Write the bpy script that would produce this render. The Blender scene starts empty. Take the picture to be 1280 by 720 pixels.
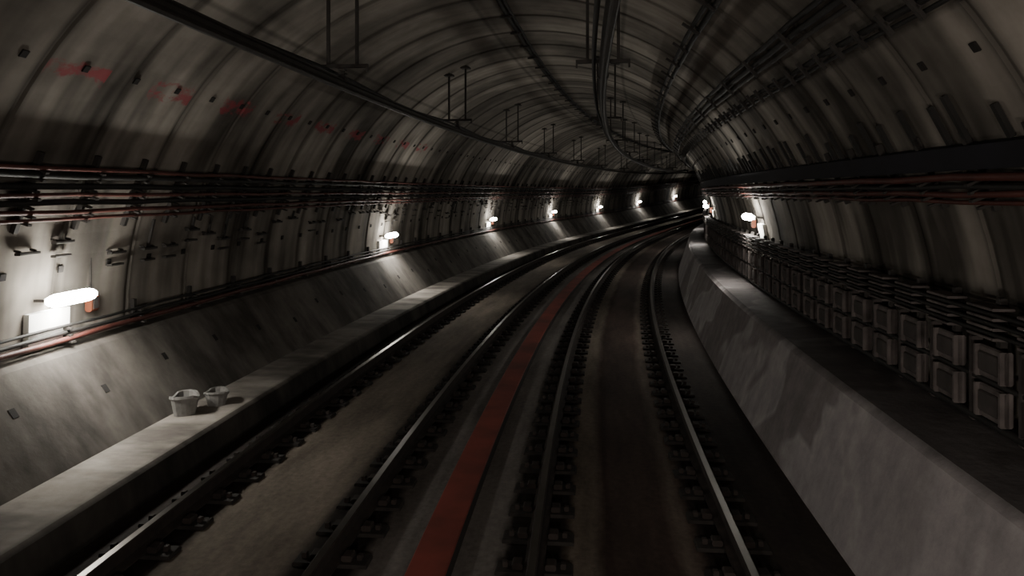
import bpy, math, random
from mathutils import Vector
random.seed(7)
R=165.0; CAMV=1.0; CAMH=2.57; LR=4.28; LC=1.1
S0,S1=-9.0,125.0
def zo(s): return 0.0 if s<42 else 0.0007*(s-42)**2
def P(s,v,H):
    u=v-CAMV; t=s/R
    return ((R-(R-u)*math.cos(t)),(R-u)*math.sin(t),H+zo(s))
def frange(a,b,d):
    out=[];x=a
    while x<b-1e-6: out.append(x); x+=d
    out.append(b); return out
def lin(H,inset=0.0,side=1):
    r=LR-inset
    return side*math.sqrt(max(0,r*r-(H-LC)**2))
def polar(side,H,inset):   # point on lining at height H moved radially inward
    v=lin(H,0,side); dx,dz=-v,(LC-H); l=math.hypot(dx,dz)
    return v+dx/l*inset,H+dz/l*inset

# ---------------- materials
class NT:
    def __init__(s,name):
        s.m=bpy.data.materials.new(name); s.m.use_nodes=True
        s.t=s.m.node_tree; s.b=s.t.nodes['Principled BSDF']
    def n(s,typ,**kw):
        nd=s.t.nodes.new(typ)
        for k,v in kw.items(): setattr(nd,k,v)
        return nd
    def l(s,a,b): s.t.links.new(a,b)
    def setin(s,sock,v):
        if isinstance(v,bpy.types.NodeSocket): s.l(v,sock)
        else: sock.default_value=v
    def math(s,op,a,b=0.0,c=None):
        nd=s.n('ShaderNodeMath',operation=op); s.setin(nd.inputs[0],a); s.setin(nd.inputs[1],b)
        if c is not None: s.setin(nd.inputs[2],c)
        return nd.outputs[0]
    def uv(s):
        nd=s.n('ShaderNodeUVMap'); nd.uv_map='UVMap'; sep=s.n('ShaderNodeSeparateXYZ'); s.l(nd.outputs[0],sep.inputs[0])
        return nd.outputs[0],sep.outputs[0],sep.outputs[1]
    def noise(s,vec,scale,detail=4,rough=.55,sx=1,sy=1,dist=0,off=(0,0)):
        mp=s.n('ShaderNodeMapping'); s.l(vec,mp.inputs[0]); mp.inputs['Scale'].default_value=(sx,sy,1); mp.inputs['Location'].default_value=(off[0],off[1],0)
        nz=s.n('ShaderNodeTexNoise'); s.l(mp.outputs[0],nz.inputs['Vector'])
        nz.inputs['Scale'].default_value=scale; nz.inputs['Detail'].default_value=detail
        nz.inputs['Roughness'].default_value=rough; nz.inputs['Distortion'].default_value=dist
        return nz.outputs[0]
    def ramp(s,fac,stops,interp='LINEAR'):
        r=s.n('ShaderNodeValToRGB'); s.l(fac,r.inputs[0]); cr=r.color_ramp; cr.interpolation=interp
        while len(cr.elements)<len(stops): cr.elements.new(0.5)
        for e,(p,c) in zip(cr.elements,stops):
            e.position=p; e.color=(c,c,c,1) if isinstance(c,(int,float)) else (*c,1)
        return r.outputs[0]
    def mix(s,a,b,f,mode='MIX'):
        nd=s.n('ShaderNodeMix',data_type='RGBA',blend_type=mode)
        s.setin(nd.inputs[0],f); 
        for i,v in ((6,a),(7,b)):
            if isinstance(v,bpy.types.NodeSocket): s.l(v,nd.inputs[i])
            else: nd.inputs[i].default_value=(*v,1)
        return nd.outputs[2]
    def bump(s,h,st,d=.02):
        b=s.n('ShaderNodeBump'); b.inputs['Strength'].default_value=st; b.inputs['Distance'].default_value=d
        s.l(h,b.inputs['Height']); s.l(b.outputs[0],s.b.inputs['Normal'])
    def fin(s,col,rough=.85,metal=0,spec=.5):
        if isinstance(col,bpy.types.NodeSocket): s.l(col,s.b.inputs['Base Color'])
        else: s.b.inputs['Base Color'].default_value=(*col,1)
        s.setin(s.b.inputs['Roughness'],rough); s.b.inputs['Metallic'].default_value=metal
        s.b.inputs['Specular IOR Level'].default_value=spec
        return s.m

def mat_simple(name,col,rough=.6,metal=0,var=.35,scale=6):
    t=NT(name); tc=t.n('ShaderNodeTexCoord'); nz=t.noise(tc.outputs['Object'],scale)
    f=t.ramp(nz,[(.3,0.0),(.7,1.0)])
    c=t.mix(tuple(x*(1-var) for x in col),tuple(min(1,x*(1+var)) for x in col),f)
    return t.fin(c,rough,metal)

def mat_lining():
    t=NT('lining_concrete'); vec,us,va=t.uv()
    stw=t.ramp(t.noise(vec,1.0,3,.5,sx=1.4,sy=.20),[(.36,.20),(.48,.68),(.60,1.0)])       # water stains, walls
    stc=t.ramp(t.noise(vec,1.0,3,.5,sx=1.1,sy=.20),[(.34,.50),(.50,.82),(.62,1.0)])      # ceiling is cleaner
    up=t.ramp(t.math('DIVIDE',t.math('PINGPONG',va,LR*math.pi/2),LR*math.pi/2),[(.40,0.0),(.56,1.0)])
    st=t.mix(stw,stc,up)
    st2=t.ramp(t.noise(vec,1.0,2,.5,sx=4.5,sy=.4),[(.35,.80),(.6,1.0)])
    big=t.ramp(t.noise(vec,.36,4,.6,dist=.3),[(.38,.48),(.56,1.0)])
    fr=t.math('PINGPONG',us,.6)                # 0 at joints (1.2 m rings)
    jn=t.ramp(fr,[(0.0,.36),(.04,.44),(.10,.88),(.2,1.0)])
    ring=t.n('ShaderNodeTexWhiteNoise',noise_dimensions='1D'); t.l(t.math('FLOOR',t.math('DIVIDE',us,1.2)),ring.inputs['W'])
    rg=t.ramp(ring.outputs[0],[(0,.70),(1,1.0)])
    lj=t.ramp(t.math('PINGPONG',t.math('ADD',va,.6),1.12),[(0,.6),(.02,.7),(.05,1.0)])
    c=t.ramp(t.noise(vec,3,5,.65),[(.3,(.43,.39,.34)),(.7,(.53,.485,.425))])
    for k in (st,st2,big,jn,rg,lj): c=t.mix(c,k,1.0,'MULTIPLY')
    va2=t.math('ADD',va,t.math('MULTIPLY',t.math('SUBTRACT',t.noise(vec,5,3),.5),.35))
    band=t.math('MULTIPLY',t.ramp(t.math('SUBTRACT',va2,2.0),[(.64,0.0),(.68,1.0),(.82,1.0),(.86,0.0)]),1.0)
    rn=t.ramp(t.noise(vec,1,4,.6,sx=3.2,sy=6),[(.44,0.0),(.56,1.0)])
    near=t.math('MULTIPLY',t.math('GREATER_THAN',t.math('PINGPONG',t.math('ADD',us,.3),.75),.35),t.math('LESS_THAN',us,19.0))
    red=t.math('MULTIPLY',t.math('MULTIPLY',band,rn),near)
    c=t.mix(c,(.32,.055,.07),t.math('MULTIPLY',red,.75))
    t.bump(t.math('ADD',jn,t.noise(vec,6,4)),.2,.02)
    return t.fin(c,.95,0,.12)

def mat_bench():
    t=NT('bench_concrete'); vec,us,va=t.uv()
    n1=t.noise(vec,.50,3,.5,sx=.75,sy=1.0,dist=.35,off=(.7,.4))
    bl=t.ramp(n1,[(.43,(.42,.39,.395)),(.485,(.44,.41,.415)),(.505,(.50,.47,.47)),(.528,(.31,.28,.28)),(.60,(.275,.25,.25))])
    f=t.ramp(t.noise(vec,4,7,.72),[(.3,.72),(.7,1.08)])
    dr=t.ramp(t.noise(vec,1,4,.6,sx=2.5,sy=.8),[(.35,.78),(.6,1.0)])
    c=t.mix(t.mix(bl,f,1.0,'MULTIPLY'),dr,1.0,'MULTIPLY')
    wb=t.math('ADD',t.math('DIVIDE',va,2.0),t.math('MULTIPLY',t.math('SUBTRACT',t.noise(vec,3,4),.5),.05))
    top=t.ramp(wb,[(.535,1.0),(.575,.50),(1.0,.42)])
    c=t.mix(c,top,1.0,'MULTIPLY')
    t.bump(t.noise(vec,8,5,.65),.3)
    return t.fin(c,.9,0,.2)

def mat_walk(name='walkway_concrete',k=1.0,side=False):
    t=NT(name); vec,us,va=t.uv()
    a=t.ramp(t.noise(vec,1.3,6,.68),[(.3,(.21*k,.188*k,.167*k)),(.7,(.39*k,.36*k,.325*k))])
    dr=t.ramp(t.noise(vec,.9,4,.6,sx=1.6,sy=.6),[(.38,.42),(.58,1.0)])
    c=t.mix(a,dr,1.0,'MULTIPLY')
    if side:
        kerb_shade=t.ramp(t.math('ADD',va,t.math('MULTIPLY',t.noise(vec,2,3),.06)),[(.60,1.0),(.70,.22),(1,.18)])  # shade painted into the colour of the kerb edge and side face
        c=t.mix(c,kerb_shade,1.0,'MULTIPLY')
    t.bump(t.noise(vec,9,5,.65),.3)
    return t.fin(c,.9,0,.2)

def mat_bed():
    t=NT('trackbed_concrete'); vec,us,va=t.uv()
    wob=t.noise(vec,1,3,.6,sx=.8,sy=3)
    vv=t.math('ADD',va,t.math('MULTIPLY',t.math('SUBTRACT',wob,.5),.16))
    f=t.math('DIVIDE',t.math('ADD',vv,3.0),6.2)
    def q(v): return (v+3.0)/6.2
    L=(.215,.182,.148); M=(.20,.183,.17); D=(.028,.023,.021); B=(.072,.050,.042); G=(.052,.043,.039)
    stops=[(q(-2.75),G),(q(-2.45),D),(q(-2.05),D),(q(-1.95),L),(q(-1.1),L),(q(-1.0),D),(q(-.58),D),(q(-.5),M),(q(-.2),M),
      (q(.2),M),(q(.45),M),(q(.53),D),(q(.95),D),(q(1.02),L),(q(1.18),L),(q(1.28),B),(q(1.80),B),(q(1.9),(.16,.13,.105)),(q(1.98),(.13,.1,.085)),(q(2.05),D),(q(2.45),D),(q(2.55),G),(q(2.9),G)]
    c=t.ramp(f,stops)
    bl=t.ramp(t.noise(vec,1,5,.65,sx=.5,sy=2.5),[(.3,.5),(.65,1.12)])
    b2=t.ramp(t.noise(vec,14,5,.7),[(.3,.7),(.7,1.12)])
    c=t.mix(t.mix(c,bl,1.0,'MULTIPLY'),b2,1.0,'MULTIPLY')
    t.bump(t.noise(vec,14,5),.3,.02)
    return t.fin(c,.9,0,.2)

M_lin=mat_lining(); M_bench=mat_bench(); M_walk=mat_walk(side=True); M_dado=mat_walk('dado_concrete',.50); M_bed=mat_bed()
M_railh=mat_simple('rail_head_steel',(.22,.205,.19),.32,1.0,.15,3)
M_railw=mat_simple('rail_web_rust',(.026,.019,.016),.85,0,.4,8)
M_fast=mat_simple('fastener_dark',(.020,.017,.015),.9,0,.4,10)
M_red=mat_simple('red_paint',(.195,.034,.022),.75,0,.4,1.5)
M_redc=mat_simple('red_cable',(.085,.025,.019),.6,0,.4,3)
M_blk=mat_simple('black_cable',(.014,.013,.012),.7,0,.4,3)
M_blue=mat_simple('blue_black_tray',(.006,.006,.011),.8,0,.4,3)
M_steel=mat_simple('galvanised_dark',(.034,.030,.027),.7,.1,.4,6)
M_alu=mat_simple('conductor_alu',(.040,.036,.032),.55,.5,.3,4)
M_box=mat_simple('cable_clamp_grey',(.115,.098,.093),.85,0,.5,5)
M_boxd=mat_simple('cable_clamp_dark',(.060,.051,.048),.85,0,.35,5)
M_white=mat_simple('white_enamel',(.80,.80,.77),.5,0,.05,5)
M_blockg=mat_simple('block_grey',(.19,.185,.175),.9,0,.25,12)
M_pocket=mat_simple('pocket_dark',(.014,.012,.011),.9,0,.3,5)
M_orange=mat_simple('orange_box',(.16,.045,.02),.6,0,.2,5)
def mat_em(name,col,st):
    m=bpy.data.materials.new(name); m.use_nodes=True; b=m.node_tree.nodes['Principled BSDF']
    b.inputs['Emission Color'].default_value=(*col,1); b.inputs['Emission Strength'].default_value=st; b.inputs['Base Color'].default_value=(.8,.8,.8,1)
    return m
M_em=mat_em('fluorescent_diffuser',(1.0,.965,.88),95)

# ---------------- mesh builders
class MB:
    def __init__(s): s.v=[];s.f=[];s.uv=[];s.mi=[];s.mats=[]
    def mid(s,m):
        if m not in s.mats: s.mats.append(m)
        return s.mats.index(m)
    def sweep(s,prof,ss,mat,closed=False,mats=None,Hf=None,wave=None,caps=True,scale=None):
        n=len(prof); base=len(s.v); arc=[0]
        cv=sum(p[0] for p in prof)/n; ch=sum(p[1] for p in prof)/n
        for a,b in zip(prof,prof[1:]): arc.append(arc[-1]+math.hypot(b[0]-a[0],b[1]-a[1]))
        for i,sv in enumerate(ss):
            dv,dh=(wave(sv) if wave else (0,0)); k=scale[i] if scale else 1
            for (v,H) in prof: s.v.append(P(sv,cv+(v-cv)*k+dv,ch+(H-ch)*k+dh))
        m=n if closed else n-1
        for i in range(len(ss)-1):
            for j in range(m):
                k=(j+1)%n
                s.f.append((base+i*n+j,base+i*n+k,base+(i+1)*n+k,base+(i+1)*n+j))
                u0,u1=ss[i],ss[i+1]; a0=arc[j]; a1=arc[k] if k else arc[j]+.1
                if Hf: a0,a1=Hf(j),Hf(k)
                s.uv.append([(u0,a0),(u0,a1),(u1,a1),(u1,a0)])
                s.mi.append(s.mid(mats[j] if mats else mat))
        if closed and caps:
            for i in (0,len(ss)-1):
                s.f.append(tuple(base+i*n+j for j in range(n))); s.uv.append([(0,0)]*n); s.mi.append(s.mid(mats[0] if mats else mat))
    def tube(s,v,H,r,ss,mat,seg=8,wave=None):
        s.sweep([(v+r*math.cos(2*math.pi*k/seg),H+r*math.sin(2*math.pi*k/seg)) for k in range(seg)],ss,mat,True,wave=wave)
    def box(s,s0,s1,v0,v1,h0,h1,mat,ang=0,bev=0.0):
        cv,ch=(v0+v1)/2,(h0+h1)/2; hv,hh=(v1-v0)/2,(h1-h0)/2
        if bev>0:
            b=min(bev,hv*.9,hh*.9)
            pr=[(-hv+b,-hh),(hv-b,-hh),(hv,-hh+b),(hv,hh-b),(hv-b,hh),(-hv+b,hh),(-hv,hh-b),(-hv,-hh+b)]
        else: pr=[(-hv,-hh),(hv,-hh),(hv,hh),(-hv,hh)]
        ca,sa=math.cos(ang),math.sin(ang)
        pr=[(cv+x*ca-y*sa,ch+x*sa+y*ca) for x,y in pr]
        s.sweep(pr,[s0,s1],mat,True)
    def seg(s,sv,a,b,w,mat,ds=None):
        dx,dy=b[0]-a[0],b[1]-a[1]; l=math.hypot(dx,dy); nx,ny=-dy/l*w/2,dx/l*w/2
        ds=ds or w
        s.sweep([(a[0]+nx,a[1]+ny),(b[0]+nx,b[1]+ny),(b[0]-nx,b[1]-ny),(a[0]-nx,a[1]-ny)],[sv-ds/2,sv+ds/2],mat,True)
    def obj(s,name,parent=None,smooth=False):
        me=bpy.data.meshes.new(name); me.from_pydata(s.v,[],s.f)
        for m in s.mats: me.materials.append(m)
        me.polygons.foreach_set('material_index',s.mi)
        ul=me.uv_layers.new(name='UVMap'); flat=[c for f in s.uv for p in f for c in p]; ul.data.foreach_set('uv',flat)
        if smooth: me.polygons.foreach_set('use_smooth',[True]*len(me.polygons))
        me.update(); o=bpy.data.objects.new(name,me); bpy.context.scene.collection.objects.link(o)
        if parent: o.parent=parent
        return o
def empty(name):
    o=bpy.data.objects.new(name,None); o.empty_display_size=.2; bpy.context.scene.collection.objects.link(o); return o

SS=frange(S0,S1,1.0)

# ---------------- lining: walls and ceiling
def lining(name,a0,a1,n):
    mb=MB(); ss=[]; k=math.ceil(S0/1.2)
    while k*1.2<S1:
        c=k*1.2; ss+= [(c-.045,0),(c-.02,.018),(c+.02,.018),(c+.045,0),(c+.6,0)]; k+=1
    al=[a0+(a1-a0)*i/n for i in range(n+1)]
    for sv,dr in ss:
        for a in al: mb.v.append(P(sv,-(LR+dr)*math.cos(a),LC+(LR+dr)*math.sin(a)))
    N=n+1
    for i in range(len(ss)-1):
        for j in range(n):
            mb.f.append((i*N+j,i*N+j+1,(i+1)*N+j+1,(i+1)*N+j))
            u0,u1=ss[i][0],ss[i+1][0]; w0,w1=LR*al[j],LR*al[j+1]
            mb.uv.append([(u0,w0),(u0,w1),(u1,w1),(u1,w0)]); mb.mi.append(mb.mid(M_lin))
    mb.obj(name)
aS=.74
lining('wall_left',-.14,aS,16); lining('ceiling',aS,math.pi-aS,30); lining('wall_right',math.pi-aS,math.pi+.12,16)

# ---------------- floor
mb=MB(); vs=[-2.74,-2.0,-1.0,0,1.0,2.0,3.06]
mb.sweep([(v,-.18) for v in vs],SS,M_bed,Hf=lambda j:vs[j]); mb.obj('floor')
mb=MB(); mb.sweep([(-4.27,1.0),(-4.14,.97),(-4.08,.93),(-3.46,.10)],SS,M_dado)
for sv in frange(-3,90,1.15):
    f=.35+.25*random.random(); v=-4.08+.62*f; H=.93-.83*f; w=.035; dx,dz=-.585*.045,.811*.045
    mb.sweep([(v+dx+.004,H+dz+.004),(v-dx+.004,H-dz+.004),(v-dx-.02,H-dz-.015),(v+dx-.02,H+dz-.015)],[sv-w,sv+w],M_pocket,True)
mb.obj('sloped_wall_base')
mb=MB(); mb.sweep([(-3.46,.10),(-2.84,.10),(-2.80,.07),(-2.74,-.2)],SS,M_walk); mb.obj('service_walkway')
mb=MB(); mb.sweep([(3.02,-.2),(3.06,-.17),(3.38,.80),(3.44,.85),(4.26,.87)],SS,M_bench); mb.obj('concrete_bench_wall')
def tub(sv,v,r,h):
    z=.101; seg=14; verts=[];faces=[]
    rings=[(r*.72,0),(r*.95,h*.85),(r*1.05,h*.87),(r*1.03,h),(r*.86,h*.98),(r*.65,h*.3),(0.001,h*.28)]
    for i,(rr,hh) in enumerate(rings):
        for k in range(seg):
            a=2*math.pi*k/seg; q=1+.10*math.sin(3*a+sv); dz=(-.12*h*(math.sin(a*2+1)>.6)) if 1<=i<=4 else 0
            verts.append(P(sv+rr*q*math.sin(a)*1.1,v+rr*q*math.cos(a),z+hh+dz))
    faces.append(tuple(range(seg)))
    for i in range(len(rings)-1):
        for k in range(seg): k2=(k+1)%seg; faces.append((i*seg+k,i*seg+k2,(i+1)*seg+k2,(i+1)*seg+k))
    me=bpy.data.meshes.new('rubble_bucket'); me.from_pydata(verts,[],faces); me.materials.append(M_blockg); me.update()
    o=bpy.data.objects.new('rubble_bucket',me); bpy.context.scene.collection.objects.link(o)
tub(8.02,-3.32,.145,.23); tub(8.42,-3.16,.13,.17)

mb=MB(); mb.sweep([(-.17,-.18),(-.15,-.12),(-.14,-.11),(.13,-.11),(.14,-.12),(.16,-.18)],SS,M_red,mats=[M_fast,M_red,M_red,M_red,M_fast]); 
mb.obj('red_cable_duct_cover')

# ---------------- tracks
def track(vc):
    e=empty('railway_track')
    for side in (-1,1):
        v=vc+side*.75; mb=MB()
        pr=[(-.075,-.15),(.075,-.15),(.075,-.138),(.012,-.118),(.012,-.04),(.036,-.028),(.036,-.008),(.026,0),(-.026,0),(-.036,-.008),(-.036,-.028),(-.012,-.04),(-.012,-.118),(-.075,-.138)]
        w=M_railw;h=M_railh
        mts=[w,w,w,w,w,w,w,h,w,w,w,w,w,w]
        mb.sweep([(v+x,y) for x,y in pr],SS,None,True,mats=mts); mb.obj('rail_1' if side<0 else 'rail_2',e)
    mb=MB()
    sv=-4.0
    while sv<80:
        for side in (-1,1):
            v=vc+side*.75
            mb.box(sv-.085,sv+.085,v-.28,v+.28,-.19,-.15,M_fast,bev=.01)
            for q in (-1,1):
                mb.box(sv-.05,sv+.05,v+q*.12-.04,v+q*.12+.04,-.15,-.105,M_railw,bev=.01)
                mb.box(sv-.02,sv+.02,v+q*.21-.02,v+q*.21+.02,-.15,-.11,M_railw,bev=.006)
        sv+=.5
    mb.obj('fasteners',e)
track(1.5); track(-1.5)

def cable_run(name,side,specs,bracket_h=None,bstep=1.2,s_end=110,off=.3):
    e=empty(name); mb=MB()
    for (H,r,mat,ins) in specs:
        v,h=polar(side,H,ins); ph=random.random()*6
        mb.tube(v,h,r,SS,mat,8,wave=lambda s,ph=ph:(0,.008*math.sin(s*2.6+ph)))
    mb.obj('cables',e,True)
    if bracket_h:
        mb=MB(); sv=-5+off
        while sv<s_end:
            a=polar(side,bracket_h[0],.03); b=polar(side,bracket_h[1],.03); mb.seg(sv,a,b,.05,M_steel,.05)
            for (H,r,mat,ins) in specs:
                p=polar(side,H-r-.012,.0); q=polar(side,H-r-.012,ins+.05); mb.seg(sv,p,q,.02,M_steel,.05)
            sv+=bstep
        mb.obj('brackets',e)
    return e
cable_run('wall_cable_run',-1,[(2.84,.022,M_redc,.12),(2.77,.028,M_blk,.12),(2.66,.03,M_blk,.10),(2.59,.02,M_redc,.14),(2.50,.03,M_blk,.10),(2.42,.022,M_redc,.14),(2.34,.018,M_redc,.12)],(2.95,2.20),.8)
cable_run('wall_cable_run',-1,[(1.20,.016,M_blk,.1),(1.13,.022,M_blk,.1),(1.07,.028,M_redc,.13)],(1.3,1.02),1.2)
a=polar(1,2.93,.02);b=polar(1,2.93,.08);c=polar(1,2.76,.08);d=polar(1,2.76,.02)
e=cable_run('wall_cable_run',1,[(2.72,.03,M_redc,.12),(2.65,.02,M_blk,.12),(2.60,.024,M_redc,.13),(2.53,.018,M_redc,.10)],(3.02,2.45),.8)
mb=MB(); mb.sweep([a,b,c,d],SS,M_blue,True); mb.obj('tray',e)
e=empty('wall_stub_bracket'); mb=MB(); sv=4.0
while sv<60:
    H=random.choice([2.08,2.12,2.0,1.9]); p=polar(-1,H,.05)
    mb.box(sv-.13,sv+.13,p[0]-.02,p[0]+.04,p[1]-.014,p[1]+.014,M_steel,bev=.005)
    if random.random()<.5:
        p=polar(-1,H-.14,.05); mb.box(sv-.1,sv+.12,p[0]-.02,p[0]+.04,p[1]-.012,p[1]+.012,M_steel,bev=.005)
    if random.random()<.3:
        mb.seg(sv+.02,polar(-1,2.25,.03),polar(-1,H,.03),.03,M_steel)
    for q in (-.1,.1):
        p1=polar(-1,H+.02,.0);p2=polar(-1,H+.02,.06); mb.seg(sv+q,p1,p2,.02,M_steel)
    sv+=random.choice([.45,.6,.9])
mb.obj('stubs',e)
e=empty('wall_stub_bracket'); mb=MB(); sv=2.5
while sv<34:
    a=polar(1,2.94,.04); b=polar(1,3.12+random.random()*.16,.04); mb.seg(sv,a,b,.035,M_blk,.05); sv+=random.choice([.28,.4,.55])
mb.obj('stubs',e)
e=empty('lining_bolt_pocket'); mb=MB()
sv=-4.0
while sv<70:
    for side,H in ((-1,3.66),(1,3.45),(-1,1.75)):
        p=polar(side,H,.0); q=polar(side,H+.07,.0); c=polar(side,H+.035,.012)
        ang=math.atan2(q[1]-p[1],q[0]-p[0])
        mb.box(sv-.035,sv+.035,c[0]-.035,c[0]+.035,c[1]-.008,c[1]+.008,M_pocket,ang=ang,bev=.004)
    sv+=.75
mb.obj('pockets',e)

def high_run(name,v,H,cables,step,arm):
    dx,dz=-v,LC-H; l=math.hypot(dx,dz); dx/=l;dz/=l; tx,tz=-dz,dx
    e=empty(name); mb=MB()
    sx,sz=-dx*LR,LC-dz*LR
    for (t,ins,r,m) in cables:
        mb.tube(sx+dx*ins+tx*t,sz+dz*ins+tz*t,r,SS,m,8,wave=lambda s:(0,.01*math.sin(s*2.1)))
    mb.obj('cables',e,True); mb=MB(); sv=-4
    while sv<90:
        a=(sx-dx*.02,sz-dz*.02); b=(sx+dx*(cables[0][1]+.05),sz+dz*(cables[0][1]+.05))
        mb.seg(sv,a,b,.035,M_steel,.05)
        mb.seg(sv,(b[0]+tx*arm,b[1]+tz*arm),(b[0]-tx*arm,b[1]-tz*arm),.03,M_steel,.05)
        sv+=step
    mb.obj('brackets',e)
high_run('ceiling_cable_run',3.05,4.05,[(0,.13,.03,M_blk),(.08,.13,.022,M_steel),(-.09,.13,.026,M_blk)],1.6,.12)
high_run('ceiling_cable_run',3.27,3.80,[(-.02,.10,.028,M_blk),(.05,.10,.018,M_blk)],.5,.09)
high_run('ceiling_cable_run',2.42,4.62,[(0,.10,.03,M_blk),(.09,.10,.035,M_blk)],1.2,.12)
high_run('ceiling_cable_run',-.18,5.36,[(0,.06,.035,M_blk),(.08,.06,.025,M_blk)],1.2,.10)

def conductor(v,H):
    e=empty('overhead_conductor_rail'); mb=MB()
    pr=[(-.012,-.06),(.012,-.06),(.022,-.035),(.03,-.03),(.02,.0),(.02,.035),(.05,.04),(.05,.055),(-.05,.055),(-.05,.04),(-.02,.035),(-.02,0),(-.03,-.03),(-.022,-.035)]
    mb.sweep([(v+x,H+y) for x,y in pr],SS,M_alu,True); mb.obj('conductor_bar',e)
    mb=MB(); mb.tube(v-.10,H+.12,.022,SS,M_blk,8,wave=lambda s:(0,.03*math.cos((s-8.5)*2*math.pi/6.5))); mb.obj('feeder_cables',e,True)
    mb=MB(); sv=8.5-6.5*2
    while sv<100:
        for q in (-.17,.17):
            vv=v+q; top=LC+math.sqrt(LR*LR-vv*vv)
            mb.seg(sv,(vv,H+.20),(vv,top+.02),.035,M_steel)
            mb.box(sv-.09,sv+.09,vv-.09,vv+.09,top-.06,top-.02,M_steel,bev=.008)
        mb.box(sv-.025,sv+.025,v-.30,v+.30,H+.20,H+.24,M_steel,bev=.01)
        mb.box(sv-.02,sv+.02,v-.30,v-.28,H+.15,H+.24,M_steel); mb.box(sv-.02,sv+.02,v+.28,v+.30,H+.15,H+.24,M_steel)
        for k in range(3): mb.box(sv-.045+.004*k,sv+.045-.004*k,v-.045,v+.045,H+.085+.04*k,H+.105+.04*k,M_steel,bev=.008)
        mb.box(sv-.02,sv+.02,v-.02,v+.02,H+.04,H+.21,M_steel)
        mb.box(sv-.07,sv+.07,v-.065,v+.065,H+.035,H+.075,M_steel,bev=.01)
        sv+=6.5
    mb.obj('supports',e)
conductor(-1.68,3.80); conductor(1.30,3.80)

# ---------------- cable clamp racks on right bench
e=empty('cable_support_rack'); mb=MB(); sv=-1.6
while sv<46:
    v=3.95
    mb.box(sv-.03,sv+.03,v+.07,v+.12,.875,1.82,M_steel,bev=.008)
    for (h0,h1,m) in ((.95,1.19,M_box),(1.24,1.47,M_box)):
        mb.box(sv-.18,sv+.18,v+.02,v+.08,h0,h1,m,bev=.012)
        mb.box(sv-.13,sv+.13,v+.0,v+.03,h0+.045,h1-.045,M_boxd,bev=.01)
        mb.box(sv-.18,sv-.155,v-.01,v+.05,h0,h1,m,bev=.006); mb.box(sv+.155,sv+.18,v-.01,v+.05,h0,h1,m,bev=.006)
    for k in range(4):
        h=1.545+.068*k
        mb.box(sv-.18,sv+.18,v-.06,v+.09,h,h+.020,M_box,bev=.006)
    mb.box(sv+.29,sv+.33,v+.03,v+.11,.875,1.50,M_boxd,bev=.01)
    sv+=.66
mb.obj('clamps',e); mb=MB()
for k in range(3):
    mb.tube(3.91,1.588+.068*k,.016,SS,M_blk,6); mb.tube(3.97,1.588+.068*k,.016,SS,M_blk,6)
mb.tube(4.0,.915,.03,SS,M_blk,8); mb.tube(4.0,1.215,.02,SS,M_blk,8)
mb.obj('cables',e,True)

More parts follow.
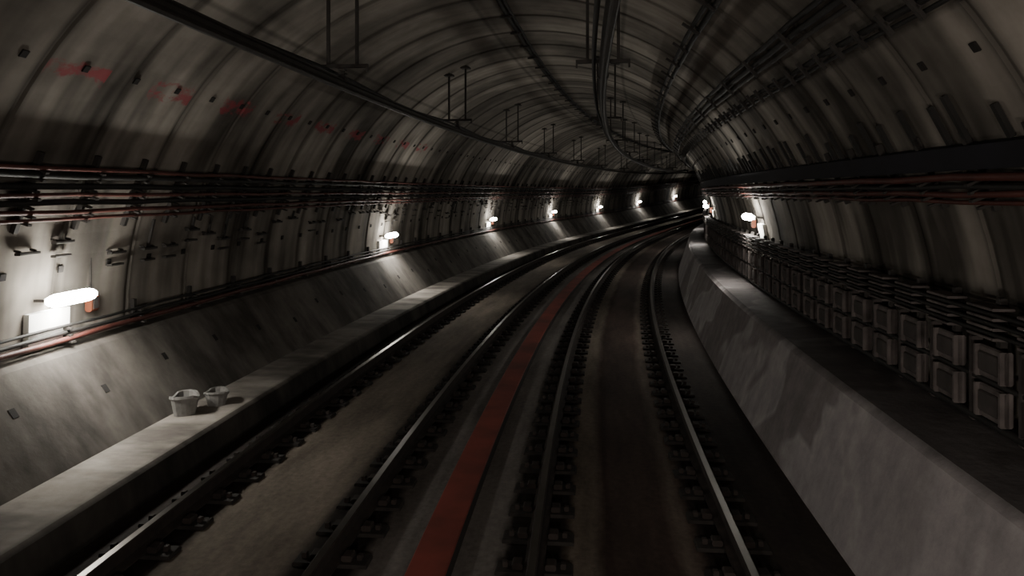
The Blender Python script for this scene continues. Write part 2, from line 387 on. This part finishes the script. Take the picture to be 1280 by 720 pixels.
# ---------------- lamps
def lamp(sv,side,H,power):
    e=empty('tunnel_lamp'); wv=lin(H,0,side)
    def bx(mb,s0,s1,o0,o1,h0,h1,m,bev=.01):
        a,b=sorted((wv-side*o0,wv-side*o1)); mb.box(s0,s1,a,b,h0,h1,m,bev=bev)
    mb=MB()
    for q in (-.2,.2): bx(mb,sv+q-.015,sv+q+.015,.005,.2,H-.01,H+.015,M_steel,.003)
    bx(mb,sv-.26,sv+.26,.15,.19,H-.04,H+.04,M_white,.01)
    mb.obj('housing',e)
    mb=MB(); seg=16
    pr=[(wv-side*.25+.08*math.cos(2*math.pi*k/seg),H+.01+.066*math.sin(2*math.pi*k/seg)) for k in range(seg)]
    mb.sweep(pr,[sv-.33,sv-.31,sv-.27,sv-.2,sv+.2,sv+.27,sv+.31,sv+.33],M_em,True,scale=[.35,.65,.88,1,1,.88,.65,.35]); mb.obj('diffuser',e,True)
    mb=MB()
    p0=polar(side,H-.11,.07);p1=polar(side,H-.46,.07);p2=polar(side,H-.46,.01);p3=polar(side,H-.11,.01)
    mb.sweep([p0,p1,p2,p3],[sv-.34,sv+.22],M_white,True); mb.obj('added_hotspot_board',e)  # white board added to stand in for the lamp's bright patch on the wall
    mb=MB(); bx(mb,sv+.50,sv+.62,.02,.10,H-.22,H-.04,M_orange,.02); bx(mb,sv+.52,sv+.60,.10,.11,H-.19,H-.07,M_steel,.004)
    bx(mb,sv+.55,sv+.57,.03,.05,H-.04,H+.6,M_steel,.004); mb.obj('terminal_box',e)
    ld=bpy.data.lights.new('lamp_light','AREA'); ld.shape='RECTANGLE'; ld.size=.12; ld.size_y=.5; ld.energy=power; ld.color=(1,.95,.86); ld.spread=math.radians(150)
    lo=bpy.data.objects.new('downlight',ld); bpy.context.scene.collection.objects.link(lo)
    lo.location=P(sv,wv-side*.25,H-.07)
    tgt=Vector(P(sv,wv-side*.10,H-.9)); d=tgt-Vector(lo.location); lo.rotation_euler=d.to_track_quat('-Z','Y').to_euler(); lo.parent=e
for i,x in enumerate([-3.8,7.15,17.9,28.8,39.8,50.8,61.8,72.8,84]): lamp(x,-1,1.50,19 if i<3 else 11)
for x in [14.6,25.6,36.5,47.5]: lamp(x,1,2.10,12)

# ---------------- train headlights (the viewpoint is the driving cab)
for v in (.6,2.2):
    ld=bpy.data.lights.new('headlight','SPOT'); ld.energy=225; ld.spot_size=math.radians(134); ld.spot_blend=1; ld.shadow_soft_size=.15; ld.color=(1,.89,.79)
    o=bpy.data.objects.new('train_headlight',ld); bpy.context.scene.collection.objects.link(o)
    o.location=P(-.3,v,1.4); o.rotation_euler=(math.radians(96),0,-.03)
w=bpy.data.worlds.new('w'); bpy.context.scene.world=w; w.use_nodes=True
w.node_tree.nodes['Background'].inputs[0].default_value=(.02,.02,.022,1); w.node_tree.nodes['Background'].inputs[1].default_value=.3

cd=bpy.data.cameras.new('cam'); cd.lens=950/1280*36; cd.sensor_width=36; cd.shift_y=-120/1280; cd.clip_start=.05; cd.clip_end=500
co=bpy.data.objects.new('camera',cd); bpy.context.scene.collection.objects.link(co)
co.location=(0,0,CAMH); co.rotation_euler=(math.pi/2,0,.058); bpy.context.scene.camera=co
